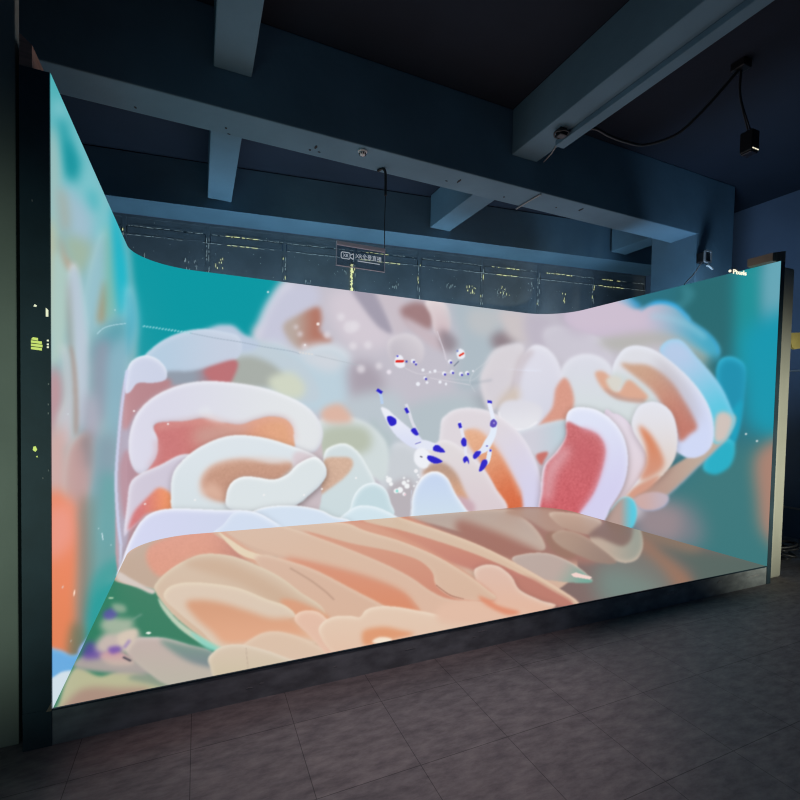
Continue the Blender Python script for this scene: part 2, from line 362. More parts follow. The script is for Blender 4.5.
# middle thin leg and right arm
W_.line('460,421 462,432 465,445 466,458', 'e6e6f2', 3); W_.line('459.3,423 460.6,428', BL, 3.2)
f('461,441 464,437.5 466.5,441 466,446 462.5,446', BL, e=.5)
f('463,459 466,456 468.5,459 469,464 467,461 464.5,463', BL, e=.5)
W_.line('489,402 491,410 493,418', 'e6ebf8', 4); W_.line('487.5,401.5 492,402.2', BL, 2.6)
f('490.5,420 494,417 497,422 496,434 491,446 486,452 480,452 484,442 490,432', 'e2ebf8', e=.6)
f('490.5,421.5 494,419 497,423 495,427 490.5,426.5', '5a48b8', e=.5); W_.dot(494, 423, 1, 'a89cdc')
W_.line('487,447 480,452 476,455', 'dfe6f6', 5)
f('473,456 476,451.5 481,451.5 479,456 474.5,459', BL, e=.5)
W_.line('490,449 488,460 485,464', 'e0e8f6', 4.4); W_.dot(490.5, 450.5, 1.2, BL)
f('479,470 482,461 486,459.5 487.5,463 484,469 480,471.5', BL, e=.5)
W_.line('486,446 488,446', '3a32a8', 1)
# food flakes
for x, y, r in ((389, 480, 3), (391, 484, 2), (387, 477, 1.2), (404, 483, 2.4), (407, 486, 2.8), (400, 490, 3), (396, 491, 2.4), (404, 494, 1.8), (408, 481, 1.4), (404, 478, 1.2), (414, 486, 1), (419, 477, 1), (417, 482, 1)):
    W_.dot(x, y, r, 'f2f4f6', e=.6)
W_.dot(397, 491, 1.4, '8fdcd4'); W_.dot(405, 494.5, 1, 'f0c8d4')

# ------------------------------------------------------------------ the floor panel
F_ = Film('cfae9a'); f = F_.f
f('520,500 800,500 800,620 520,680', '7a6560', e=6, sp=False)
f('600,556 660,550 680,585 600,600', '71706a', e=8)
f('622,532 650,540 690,575 704,590 680,592 660,565', '9c7058', e=5, al=.85)
f('655,542 700,550 790,560 790,600 705,600 690,570', '57635d', e=5)
f('600,570 640,575 670,600 610,610', '6f8880', e=8, al=.8)
f('640,520 700,540 690,552 640,535', '84705f', e=4)
# green water at the left, with a blurred violet claw
f('112,565 20,725 160,725 240,690 236,650 200,632 170,606 156,586 142,580', '2c7a5b', e=1, sp=False)
f('60,700 75,668 100,676 130,670 180,690 190,720 60,730', 'b7b692', e=1.6)
f('60,720 80,690 120,688 150,690 120,716', 'a98c7c', e=3)
f('128,678 150,672 190,684 185,694 150,684', '7d8f80', e=2.2, al=.8)
f('76,668 84,655 110,650 135,660 160,672 130,674', 'a99f9a', e=2)
f('126,652 132,640 142,637 165,638 190,645 212,652 216,668 210,690 170,686 145,670', 'beada6', c2='b9b3a4', e=1, rim='d2c8c2', rw=3)
f('160,640 185,645 214,652 222,668 196,664 176,654', '6b8f83', c2='6d7f86', e=2.4, al=.85)
f('82,656 88,642 98,645 112,648 104,656 90,659', '5a3aa0', e=2.5, al=.8)
f('98,640 112,630 134,632 140,638 122,650 108,655 96,650', 'c4b4ac', e=2.5)
f('100,626 108,616 120,618 134,620 128,632 110,634', '9fb09a', e=2.8)
f('104,612 112,608 118,613 112,619 104,618', '5a48a6', e=1.8, al=.8)
f('112,604 124,605 126,612 116,612', '86a58c', e=2)
f('118,635 134,628 138,634 126,652 120,648', 'd3c3b2', e=2)
f('100,656 114,650 128,655 134,664 112,665', 'c99aa0', c2='c4b0a4', e=2)
f('108,648 118,646 122,650 112,654', '6a44aa', e=1.8, al=.8)
F_.line('124,648 130,640', '8a70b8', 3, .7, e=1.2); F_.line('132,620 142,614', '7fa090', 2, .6, e=1)
F_.line('123,657 131,661', '1a2030', 2, .9, e=.7); F_.dot(148.5, 633, 2.4, 'eef2e8', ry=1.3); F_.dot(111, 598, 2.4, '9ac0a0', ry=1.2)
# rear floor tubes (top band), left to right
f('114,580 122,560 140,546 170,534 217,526 262,540 275,565 205,575 168,600 156,590', 'bda591', e=.8)
f('147,562 150,546 175,535 217,526 240,540 262,556 236,562 205,557 186,563 172,574 158,576', 'd9977f', c2='b0766a', g=(200, 545, 262, 555), e=2, mot=.01)
f('119,572 130,578 145,586 155,590 152,594 138,588 118,580', 'd2c6be', e=1)
f('212,526 300,515 400,508 480,500 545,500 560,520 575,575 500,610 400,600 330,560 262,556 240,548', 'cfae98', e=.8)
# long streaks under the back wall
f('350,520 395,510 460,505 545,500 600,510 600,560 545,560 480,552 420,536', '9a7064', e=2.5)
f('405,516 440,512 505,509 524,518 539,533 545.5,547 538,551 512,546 478,537 440,526', 'b09c90', c2='bba89a', e=1, rim='cbb6a4', rw=3)
f('505,512 530,508 560,512 565,528 560,535 545,530 528,520', 'a98c7d', e=1.5)
f('545,536 556,532 572,546 576,556 565,558 552,550', '93705f', e=1.5)
f('460,520 540,552 520,562 470,548', '9c6a5c', e=3)
f('512,560 524,554 545,553 562,558 578,567 590,577 592,582 580,583 556,581 534,577', 'b6a49b', c2='6aa595', g=(560, 560, 592, 580), e=.8, rim='cfc0b4', rw=2)
f('571,574 576,572.5 592,577 590,579.5 574,577', 'eed0c8', e=.5, sp=False)
f('549,515 556,512 580,514 600,520 600.5,528 595,535 580,533 562,527', 'b8a08f', c2='ab9180', e=.9, rim='cbb9a8', rw=2.5)
f('590,539 598,531 622,519 637,522 643,540 641.5,552 635,560.5 622,562.5 606,555', 'b8a593', c2='94988c', g=(600, 0, 642, 0), e=.9, low='c8b6a4', rw=3, la=.9)
f('588,536 602,524 620,517 632,526 631,539 623,546 612,543 600,538', '80675d', e=1.8)
f('552,536 560,531 574,532 592,541 612,556 616,563 600,563 580,556 560,546', 'a8907f', c2='917a6c', g=(560, 535, 612, 562), e=1.1, rim='b9a592', rw=2)
# tube B with the long ridge
f('330,520 365,516 400,514 440,530 480,547 520,567 556,588 577,602 570,606 540,600 500,580 440,560 380,545', 'cb8a70', c2='b9746a', e=1.6)
f('360,512 392,512 402,518 440,530.5 480,545.5 520,565.5 556,586.5 577.5,601 575,604.5 556,594 520,574 480,556 440,542 400,530 366,522', 'd0b69e', e=.8, rim='e2cdb4', rw=2.5, c2='d6b79e')
f('514,578 530,578 552,590 572,602 560,607 535,599 520,590', 'b87868', e=1.8)
f('474,573 478,567 488,564.5 500,567 512,577 520,590 540,600 556,606 530,616 500,612 482,594', 'd9b7a6', c2='dfb49c', e=.8, rim='e6d2c2', rw=3, sh=.3)
# tube D
f('300,524 330,520 370,524 410,540 440,556 470,576 495,600 450,602 420,590 380,575 330,550', 'd0967c', c2='cb8870', e=1.8)
f('268,524 310,521 345,523 366,531 400,541 436,556 468,575 488,590 496.5,597.5 490,600.5 468,600 450,596 436,585 432,572 418,560 390,551 350,543 310,532', 'd2b59e', c2='d4b29a', e=.8, rim='e0c8b0', rw=2.5)
F_.line('436,585 450,595 464,599', 'a8705c', 1.2, .8)
# tube E
f('217,531 222,530 262,556 300,560 360,578 420,600 440,625 380,625 300,585 250,562 236,550', 'd4a288', e=1.5)
f('225,528 262,523 285,527 330,542 380,562 410,577 432,592 452,600 480,602 500,606 470,625 430,625 418,606 400,590 370,577 330,566 285,556 250,545', 'd3b49d', c2='d9b49d', e=1, rim='dfc9b2', rw=2)
f('285,558 330,566 372,578 402,591 415,606 420,617 396,611 360,598 330,583', 'd38e72', c2='d68864', e=2.8)
# tube F, in front
f('217,531 228,538 245,549 262,556 258,560 238,553', 'e0ceb2', e=.7)
f('255,560 264,555 285,560 315,570 350,588 390,610 405,630 360,640 320,620 290,600', 'd2b09a', c2='d6b097', e=1, rim='e0c8b2', rw=2.5)
F_.line('290,568 310,580 326,592 334,600', 'a98470', 1.4, .7, e=.8)
# the two big nested tubes at the left front
f('155,591 157,582 168,571 184,561 204,554 232,556 258,566 280,577 300,592 325,612 320,645 260,650 222,650 196,634 170,612', 'd0baa4', c2='d0b299', e=.8, rim='ddd0b8', rw=3)
f('185,565 205,558 235,564 280,588 310,612 290,612 240,584', 'c8a98f', e=3, al=.8)
f('280,600 300,602 330,618 315,630 295,618', 'd79a78', e=2)
f('164,598 168,588 182,583 205,583 238,588 266,599 286,606 296,616 288,620 300,630 320,642 280,645 226,650 200,630 178,612', 'd8c4b0', e=.8, rim='e4d6be', rw=3)
f('186,603 200,600 222,603 245,610 270,618 292,619 304,630 320,641 300,637 270,634 252,642 226,644 212,632 196,618', 'd39a78', c2='dfa684', e=2.8)
f('158,598 166,607 180,622 200,636 223,648 224,652 204,645 180,629 163,610', 'b9cbb4', e=.8)
f('190,632 215,646 222,652 206,648', '7fd0c0', e=1.2, al=.8)
f('240,650 256,636 272,631.5 290,634 312,643 332,656 300,668 250,665', 'd8bda6', e=1, rim='e2ccb6', rw=3)
f('209,664 213,652 226,645.5 244,645 268,651 290,659 312,664 230,690', 'd3c0ab', c2='c9bda0', e=.8, rim='e2d6c4', rw=3)
F_.line('246,648 248,668', 'b09a88', .7, .7)
f('295,621 298,613 308,610.5 320,613 332,626 345,648 352,656 330,656 312,638', 'e0b9a3', e=.8, rim='ecd2bd', rw=3)
f('319,632 323,622 335,616.5 350,616 360,617 366,610 378,606.5 398,607 430,613 460,620 490,624 440,650 350,662 330,650', 'dfc4ae', c2='e0bea6', e=.8, rim='ecdcc8', rw=3)
f('362,634 368,629 385,627 400,630 414,634 392,640 366,646', 'dc976e', e=2.2); f('372,642 380,637 392,639 386,645', 'f0e0cc', e=1)
f('440,606 470,600 500,606 530,613 480,625 440,622', 'dfb9a2', e=2.5)
f('478,596 490,600 500,606 520,612 508,615 488,606', 'da8a6a', e=1.6)

def film_colours(film, xy):
    """bilinear look-up of the picture, sRGB to linear"""
    a = film.a
    u = np.clip((xy[:, 0] - PX0) * PS - .5, 0, PW - 1.001); v = np.clip((xy[:, 1] - PY0) * PS - .5, 0, PH - 1.001)
    i, j = u.astype(int), v.astype(int); s, t = (u - i)[:, None], (v - j)[:, None]
    c = (a[j, i] * (1 - s) + a[j, i + 1] * s) * (1 - t) + (a[j + 1, i] * (1 - s) + a[j + 1, i + 1] * s) * t
    c = np.clip(c, 0, 1)
    return np.where(c <= .04045, c / 12.92, ((c + .055) / 1.055) ** 2.4)
# ---------------------------------------------------------------- scene helpers
scene = bpy.context.scene
COL = scene.collection
R = random.Random(11)
B = .15                                    # height of the booth's floor panel above the room floor
SW, SD, SH, CR = 4.834, 2.594, 2.5, .50    # booth: width, depth, height, radius of its rear corners

def nodes(m):
    m.use_nodes = True; n = m.node_tree; n.nodes.clear(); return n

def mat(name, col, rough=.6, metal=0., spec=.4, noise=0., nscale=6., col2=None, bump=0., bscale=40., emit=None, es=0., stretch=(1, 1, 1)):
    m = bpy.data.materials.new(name); t = nodes(m); N, L = t.nodes.new, t.links.new
    o = N('ShaderNodeOutputMaterial'); p = N('ShaderNodeBsdfPrincipled'); L(p.outputs[0], o.inputs[0])
    p.inputs['Base Color'].default_value = (*col, 1); p.inputs['Roughness'].default_value = rough
    p.inputs['Metallic'].default_value = metal; p.inputs['Specular IOR Level'].default_value = spec
    if noise or bump:
        c = N('ShaderNodeTexCoord'); mp = N('ShaderNodeMapping'); mp.inputs['Scale'].default_value = stretch
        L(c.outputs['Object'], mp.inputs[0])
    if noise:
        z = N('ShaderNodeTexNoise'); z.inputs['Scale'].default_value = nscale; z.inputs['Detail'].default_value = 6
        L(mp.outputs[0], z.inputs['Vector'])
        r = N('ShaderNodeValToRGB'); c2 = col2 or tuple(x * (1 - noise) for x in col)
        r.color_ramp.elements[0].position = .35; r.color_ramp.elements[1].position = .68
        r.color_ramp.elements[0].color = (*c2, 1); r.color_ramp.elements[1].color = (*col, 1)
        L(z.outputs['Fac'], r.inputs[0]); L(r.outputs[0], p.inputs['Base Color'])
    if bump:
        z2 = N('ShaderNodeTexNoise'); z2.inputs['Scale'].default_value = bscale; z2.inputs['Detail'].default_value = 5
        L(mp.outputs[0], z2.inputs['Vector']); bp = N('ShaderNodeBump'); bp.inputs['Strength'].default_value = bump
        bp.inputs['Distance'].default_value = .02
        L(z2.outputs['Fac'], bp.inputs['Height']); L(bp.outputs[0], p.inputs['Normal'])
    if emit:
        p.inputs['Emission Color'].default_value = (*emit, 1); p.inputs['Emission Strength'].default_value = es
    return m

def film_mat():
    m = bpy.data.materials.new('led_panel_picture'); t = nodes(m); N, L = t.nodes.new, t.links.new
    o = N('ShaderNodeOutputMaterial'); p = N('ShaderNodeBsdfPrincipled'); a = N('ShaderNodeAttribute')
    a.attribute_name = 'film'
    p.inputs['Base Color'].default_value = (.006, .006, .007, 1); p.inputs['Roughness'].default_value = .55
    p.inputs['Specular IOR Level'].default_value = .2
    L(a.outputs['Color'], p.inputs['Emission Color']); p.inputs['Emission Strength'].default_value = 1.0
    L(p.outputs[0], o.inputs[0]); return m

def floor_mat():
    m = bpy.data.materials.new('vinyl_floor_tiles'); t = nodes(m); N, L = t.nodes.new, t.links.new
    o = N('ShaderNodeOutputMaterial'); p = N('ShaderNodeBsdfPrincipled'); L(p.outputs[0], o.inputs[0])
    c = N('ShaderNodeTexCoord'); mp = N('ShaderNodeMapping'); mp.inputs['Location'].default_value = (-.0986 + .41 * 20, .6600 + .425 * 20, 0)
    L(c.outputs['Object'], mp.inputs[0])
    b = N('ShaderNodeTexBrick'); b.offset = 0; b.squash = 1
    for k, v in (('Scale', 1), ('Mortar Size', .0018), ('Mortar Smooth', .3), ('Bias', 0), ('Brick Width', .41), ('Row Height', .425)):
        b.inputs[k].default_value = v
    b.inputs['Color1'].default_value = (.40, .36, .36, 1); b.inputs['Color2'].default_value = (.36, .33, .335, 1)
    b.inputs['Mortar'].default_value = (.17, .155, .16, 1)
    L(mp.outputs[0], b.inputs['Vector'])
    s = N('ShaderNodeMapping'); s.inputs['Scale'].default_value = (1.6, 4, 1); s.inputs['Rotation'].default_value = (0, 0, .3); L(c.outputs['Object'], s.inputs[0])
    z = N('ShaderNodeTexNoise'); z.inputs['Scale'].default_value = 5.5; z.inputs['Detail'].default_value = 9; z.inputs['Roughness'].default_value = .68
    L(s.outputs[0], z.inputs['Vector'])
    r = N('ShaderNodeValToRGB'); r.color_ramp.elements[0].position = .34; r.color_ramp.elements[1].position = .72
    r.color_ramp.elements[0].color = (.62, .6, .62, 1); r.color_ramp.elements[1].color = (1.25, 1.22, 1.2, 1)
    L(z.outputs['Fac'], r.inputs[0])
    x = N('ShaderNodeMix'); x.data_type = 'RGBA'; x.blend_type = 'MULTIPLY'; x.inputs[0].default_value = 1
    L(b.outputs['Color'], x.inputs[6]); L(r.outputs[0], x.inputs[7]); L(x.outputs[2], p.inputs['Base Color'])
    z3 = N('ShaderNodeTexNoise'); z3.inputs['Scale'].default_value = 9; z3.inputs['Detail'].default_value = 6; L(s.outputs[0], z3.inputs['Vector'])
    mr = N('ShaderNodeMapRange'); mr.inputs['To Min'].default_value = .38; mr.inputs['To Max'].default_value = .62
    L(z3.outputs['Fac'], mr.inputs[0]); L(mr.outputs[0], p.inputs['Roughness'])
    bm_ = N('ShaderNodeBump'); bm_.inputs['Strength'].default_value = .12; bm_.inputs['Distance'].default_value = .004
    L(z3.outputs['Fac'], bm_.inputs['Height']); L(bm_.outputs[0], p.inputs['Normal'])
    p.inputs['Specular IOR Level'].default_value = .3
    return m

def clear_mat():
    m = bpy.data.materials.new('clear_acrylic'); t = nodes(m); N, L = t.nodes.new, t.links.new
    o = N('ShaderNodeOutputMaterial'); tr = N('ShaderNodeBsdfTransparent'); g = N('ShaderNodeBsdfPrincipled'); x = N('ShaderNodeMixShader')
    tr.inputs[0].default_value = (.86, .86, .9, 1); g.inputs['Base Color'].default_value = (.1, .1, .13, 1); g.inputs['Roughness'].default_value = .15
    x.inputs[0].default_value = .07; L(tr.outputs[0], x.inputs[1]); L(g.outputs[0], x.inputs[2]); L(x.outputs[0], o.inputs[0]); return m

M = dict(
    film=film_mat(), floor=floor_mat(), clear=clear_mat(),
    concrete=mat('painted_concrete', (.145, .265, .36), .85, noise=.22, nscale=1.6, bump=.12, bscale=14),
    slab=mat('grey_ceiling_slab', (.015, .024, .045), .9, noise=.25, nscale=1.1, bump=.1, bscale=10),
    wall=mat('dull_grey_wall', (.15, .20, .30), .85, noise=.2, nscale=1.3),
    column=mat('sage_painted_column', (.34, .36, .31), .8, noise=.15, nscale=2.2, bump=.06, bscale=30),
    black=mat('black_cabinet_metal', (.032, .068, .095), .6, noise=.3, nscale=5, bump=.03),
    plinth=mat('dusty_black_base', (.40, .44, .46), .6, noise=.45, nscale=7, stretch=(1, 1, 2)),
    film_black=mat('black_window_coating', (.20, .23, .26), .6, noise=.25, nscale=3),
    frame=mat('dark_window_frame', (.19, .22, .25), .6, noise=.2, nscale=8),
    leak=mat('daylight_through_scratches', (.6, .6, .4), .6, emit=(.80, .82, .34), es=.75),
    leakdim=mat('daylight_through_worn_coating', (.4, .45, .45), .6, emit=(.34, .44, .44), es=.32),
    cable=mat('black_cable_rubber', (.02, .022, .026), .45),
    grey_cable=mat('grey_cable_sheath', (.30, .31, .33), .5),
    white=mat('white_plastic', (.70, .71, .72), .4, noise=.06, nscale=20),
    pale=mat('pale_scrap', (.42, .43, .44), .8, noise=.3, nscale=30),
    wood=mat('reddish_raw_wood', (.62, .34, .25), .7, noise=.35, nscale=7, stretch=(1, 1, 9)),
    tan=mat('tan_wood_and_reflection', (.36, .29, .22), .7, noise=.3, nscale=7, stretch=(9, 1, 1)),
    post=mat('pale_steel_paint', (.50, .50, .42), .5, noise=.18, nscale=4, stretch=(1, 1, .4)),
    yellow=mat('yellow_board', (.75, .62, .20), .7, noise=.2, nscale=9),
    lime=mat('lime_glow_speck', (.62, .72, .22), .55, emit=(.50, .62, .12), es=.9),
    white_speck=mat('white_glow_speck', (.85, .87, .80), .55, emit=(.80, .82, .55), es=.8),
    ink=mat('sign_print_added_glow', (.80, .84, .88), .5, emit=(.62, .70, .80), es=.42),  # plain print with emission added to make it read brighter
    rail=mat('pinkish_rail_added_glow', (.62, .56, .64), .5, emit=(.5, .5, .6), es=.06),  # slight emission added to brighten the unlit rail and edges
    darkbox=mat('black_device_case', (.012, .013, .016), .4),
    lens=mat('dark_lens_glass', (.02, .02, .03), .08, spec=.7),
    led=mat('small_lit_letters', (.9, .88, .75), .4, emit=(1, .93, .70), es=.9),
    stain=mat('dark_pit_in_paint', (.03, .032, .04), .9),
)

def link(name, bm, m, parent=None, smooth=False, loc=None, rz=0):
    me = bpy.data.meshes.new(name)
    bmesh.ops.recalc_face_normals(bm, faces=bm.faces)
    bm.to_mesh(me); bm.free()
    o = bpy.data.objects.new(name, me); COL.objects.link(o)
    for x in (m if isinstance(m, list) else [m]):
        me.materials.append(M[x])
    if smooth:
        for p in me.polygons: p.use_smooth = True
    if parent: o.parent = parent
    if loc: o.location = loc
    if rz: o.rotation_euler.z = rz
    return o

def thing(name, label, cat, loc=(0, 0, 0), rz=0, group=None):
    o = bpy.data.objects.new(name, None); COL.objects.link(o); o.location = loc; o.rotation_euler.z = rz
    o.empty_display_size = .1
    return tag(o, label, cat, group)

def tag(o, label, cat, group=None):
    o['label'] = label; o['category'] = cat
    if group: o['group'] = group
    return o

def struct(o, label=None):
    o['kind'] = 'structure'
    if label: o['label'] = label; o['category'] = 'building part'
    return o

def box(bm, x0, x1, y0, y1, z0, z1, bevel=0., mi=0):
    v = [bm.verts.new((x, y, z)) for x in (x0, x1) for y in (y0, y1) for z in (z0, z1)]
    fs = [bm.faces.new([v[i] for i in q]) for q in ((0, 1, 3, 2), (4, 6, 7, 5), (0, 4, 5, 1), (2, 3, 7, 6), (0, 2, 6, 4), (1, 5, 7, 3))]
    for f_ in fs: f_.material_index = mi
    if bevel:
        bmesh.ops.bevel(bm, geom=list({e for f_ in fs for e in f_.edges}), offset=bevel, segments=2, profile=.5, affect='EDGES')
    return bm

def new(): return bmesh.new()

def tube(bm, pts, r, seg=10, closed_ends=True):
    pts = [Vector(p) for p in pts]; rings = []
    rr = r if isinstance(r, (list, tuple)) else [r] * len(pts)
    up = Vector((.13, .21, 1)).normalized(); prev = None
    for i, p in enumerate(pts):
        t = (pts[min(i + 1, len(pts) - 1)] - pts[max(i - 1, 0)]).normalized()
        if prev is None:
            a = t.cross(up)
            if a.length < .05: a = t.cross(Vector((1, 0, 0)))
            a.normalize()
        else:
            a = (prev - t * prev.dot(t)).normalized()
        prev = a; b = t.cross(a)
        rings.append([bm.verts.new(p + (a * math.cos(k) + b * math.sin(k)) * rr[i]) for k in (2 * math.pi * j / seg for j in range(seg))])
    for q, s in zip(rings, rings[1:]):
        for j in range(seg):
            bm.faces.new((q[j], q[(j + 1) % seg], s[(j + 1) % seg], s[j]))
    if closed_ends:
        bm.faces.new(rings[0][::-1]); bm.faces.new(rings[-1])
    return bm

def smooth_path(pts, n=8):
    p = [np.array(q, float) for q in pts]; out = []
    for i in range(len(p) - 1):
        a, b, c, d = p[max(i - 1, 0)], p[i], p[i + 1], p[min(i + 2, len(p) - 1)]
        for t in np.arange(n) / n:
            out.append(tuple(.5 * (2 * b + (c - a) * t + (2 * a - 5 * b + 4 * c - d) * t * t + (3 * b - a - 3 * c + d) * t ** 3)))
    out.append(tuple(p[-1])); return out

def prism(bm, poly, axis, d0, d1):
    """a flat outline given in the plane across `axis`, extruded from d0 to d1"""
    def P(u, v, d):
        return {'y': (u, d, v), 'x': (d, u, v), 'z': (u, v, d)}[axis]
    a = [bm.verts.new(P(u, v, d0)) for u, v in poly]; b = [bm.verts.new(P(u, v, d1)) for u, v in poly]
    bm.faces.new(a); bm.faces.new(b[::-1]); n = len(poly)
    for i in range(n):
        bm.faces.new((a[i], b[i], b[(i + 1) % n], a[(i + 1) % n]))
    return bm

def lathe(bm, prof, seg=24, c=(0, 0, 0)):
    rings = [[bm.verts.new((c[0] + r * math.cos(2 * math.pi * j / seg), c[1] + r * math.sin(2 * math.pi * j / seg), c[2] + z)) for j in range(seg)] for r, z in prof]
    for q, s in zip(rings, rings[1:]):
        for j in range(seg): bm.faces.new((q[j], q[(j + 1) % seg], s[(j + 1) % seg], s[j]))
    bm.faces.new(rings[0][::-1]); bm.faces.new(rings[-1]); return bm

def text_mesh(name, body, size, m, parent, loc, depth=.002, rot=(math.pi / 2, 0, 0), width=None):
    c = bpy.data.curves.new(name, 'FONT'); c.body = body; c.size = size; c.extrude = depth; c.resolution_u = 3
    t = bpy.data.objects.new(name + '_text', c); COL.objects.link(t)
    bpy.context.view_layer.update()
    me = bpy.data.meshes.new_from_object(t.evaluated_get(bpy.context.evaluated_depsgraph_get()))
    bpy.data.objects.remove(t); bpy.data.curves.remove(c)
    xs = [v.co.x for v in me.vertices]
    if width and xs:
        k = width / (max(xs) - min(xs))
        for v in me.vertices: v.co.x *= k
    me.materials.clear(); me.materials.append(M[m])
    o = bpy.data.objects.new(name, me); COL.objects.link(o); o.location = loc; o.rotation_euler = rot
    if parent: o.parent = parent
    return o

# ---------------------------------------------------------------- camera
CP = Vector((.5278, -2.2263, 1.2316 + B)); YAW, PIT, ROL, FOC = .4185, -.0317, .0207, 462.05
fw = Vector((math.sin(YAW) * math.cos(PIT), math.cos(YAW) * math.cos(PIT), math.sin(PIT)))
r0 = Vector((math.cos(YAW), -math.sin(YAW), 0)); u0 = r0.cross(fw)
rt = r0 * math.cos(ROL) + u0 * math.sin(ROL); up = -r0 * math.sin(ROL) + u0 * math.cos(ROL)
cam = bpy.data.cameras.new('camera'); co = bpy.data.objects.new('camera', cam); COL.objects.link(co)
cam.sensor_width = 36; cam.lens = FOC / 800 * 36; cam.shift_x = -3.49 / 800; cam.shift_y = 24.43 / 800
cam.clip_start = .05
mw = Matrix((rt, up, -fw)).transposed().to_4x4(); mw.translation = CP
co.matrix_world = mw; scene.camera = co

# ---------------------------------------------------------------- the LED booth
booth = thing('led_video_booth', 'walk-in booth of curved glowing LED walls and floor showing sea anemone tentacles', 'video display', (0, 0, 0))

# the show is made for one viewing spot, so its picture is laid onto the panels by projection from there
SPOT = np.array(CP); AX = [np.array(v) for v in (fw, rt, up)]
def show(film, P):
    d = P - SPOT; z = d @ AX[0]
    return film_colours(film, np.stack([403.49 + FOC * (d @ AX[1]) / z, 424.43 - FOC * (d @ AX[2]) / z], 1))

def panel(name, P, label, film):
    """P: rows x cols x 3 grid of points of one LED panel"""
    h, w = P.shape[:2]; V = P.reshape(-1, 3)
    i = np.arange(h * w).reshape(h, w)
    F = np.stack([i[:-1, :-1], i[:-1, 1:], i[1:, 1:], i[1:, :-1]], -1).reshape(-1, 4)
    me = bpy.data.meshes.new(name)
    me.vertices.add(len(V)); me.vertices.foreach_set('co', V.astype(np.float32).ravel())
    me.loops.add(F.size); me.loops.foreach_set('vertex_index', F.astype(np.int32).ravel())
    me.polygons.add(len(F)); me.polygons.foreach_set('loop_start', np.arange(0, F.size, 4, dtype=np.int32))
    me.update(calc_edges=True)
    a = me.attributes.new('film', 'FLOAT_COLOR', 'POINT')
    a.data.foreach_set('color', np.concatenate([show(film, V), np.ones((len(V), 1))], 1).astype(np.float32).ravel())
    me.materials.append(M['film'])
    o = bpy.data.objects.new(name, me); COL.objects.link(o); o.parent = booth; o['label'] = label
    return o

def plan(s):
    """booth's inner wall line in plan: distance along it -> point (left front end to right front end)"""
    a, q = SD - CR, CR * math.pi / 2; w = SW - 2 * CR
    if s <= a: return (0, s)
    s -= a
    if s <= q: t = s / CR; return (CR - CR * math.cos(t), a + CR * math.sin(t))
    s -= q
    if s <= w: return (CR + s, SD)
    s -= w
    if s <= q: t = s / CR; return (SW - CR + CR * math.sin(t), a + CR * math.cos(t))
    return (SW, a - (s - q))
S1 = SD - CR + CR * math.pi / 4; S2 = S1 + CR * math.pi / 2 + SW - 2 * CR; S3 = S2 + S1
def wall_grid(sa, sb, n, rows):
    xy = np.array([plan(s) for s in np.linspace(sa, sb, n)]); z = np.linspace(B, B + SH, rows)
    P = np.empty((rows, n, 3)); P[:, :, :2] = xy[None]; P[:, :, 2] = z[:, None]; return P
panel('wall_screen', wall_grid(0, S1, 190, 820), 'left wall panel with blurred pale and orange tentacles', W_)
panel('wall_screen', wall_grid(S1, S2, 720, 430), 'curved back wall panel with white tentacles and a tiny shrimp', W_)
panel('wall_screen', wall_grid(S2, S3, 360, 460), 'right wall panel with teal water and blue-edged tentacles', W_)
ny, nx = 380, 880
yy_ = np.linspace(0, SD, ny); P = np.empty((ny, nx, 3)); P[:, :, 2] = B
for j, y in enumerate(yy_):
    k = max(0., y - (SD - CR)); off = CR - math.sqrt(max(0., CR * CR - k * k)); P[j, :, 0] = np.linspace(off, SW - off, nx); P[j, :, 1] = y
panel('floor_screen', P, 'floor panel showing tan and orange tentacles and green water', F_)

# cabinets behind the wall panels: an outer shell with thickness, end faces and a top edge
def shell():
    bm = new(); ss = np.unique(np.concatenate([np.linspace(0, S3, 30), np.linspace(SD - CR, SD - CR + CR * 1.571, 14), S3 - np.linspace(SD - CR, SD - CR + CR * 1.571, 14)]))
    rows = []
    for s in ss:
        x, y = plan(s); e = .004; x1, y1 = plan(min(s + e, S3)); x2, y2 = plan(max(s - e, 0))
        t = Vector((x1 - x2, y1 - y2)).normalized(); n = Vector((-t.y, t.x)); th = .097 + (.058 - .097) * s / S3
        i, o_ = Vector((x, y)) + n * .003, Vector((x, y)) + n * th
        rows.append([bm.verts.new((*p, z)) for p, z in ((i, 0), (i, B + SH), (o_, B + SH), (o_, 0))])
    for a, b in zip(rows, rows[1:]):
        for k in range(3):
            bm.faces.new((a[k], a[k + 1], b[k + 1], b[k]))
    for a in (rows[0], rows[-1]): bm.faces.new(a)
    return bm
link('cabinet_shell', shell(), 'black', booth)
bm = new(); box(bm, -.08, SW + .05, .004, SD + .02, 0.0, B - .004)
link('base', bm, 'plinth', booth)
bm = new(); box(bm, -.097, SW + .055, -.002, .006, B - .006, B + .0015)
link('edge_trim', bm, 'black', booth)
# tan sliver standing in for panel light reflected at the lower left corner
bm = new(); prism(bm, [(-.020, B - .004), (-.003, B - .004), (-.003, B + .03)], 'y', -.006, -.001); link('corner_reflection', bm, 'tan', booth)
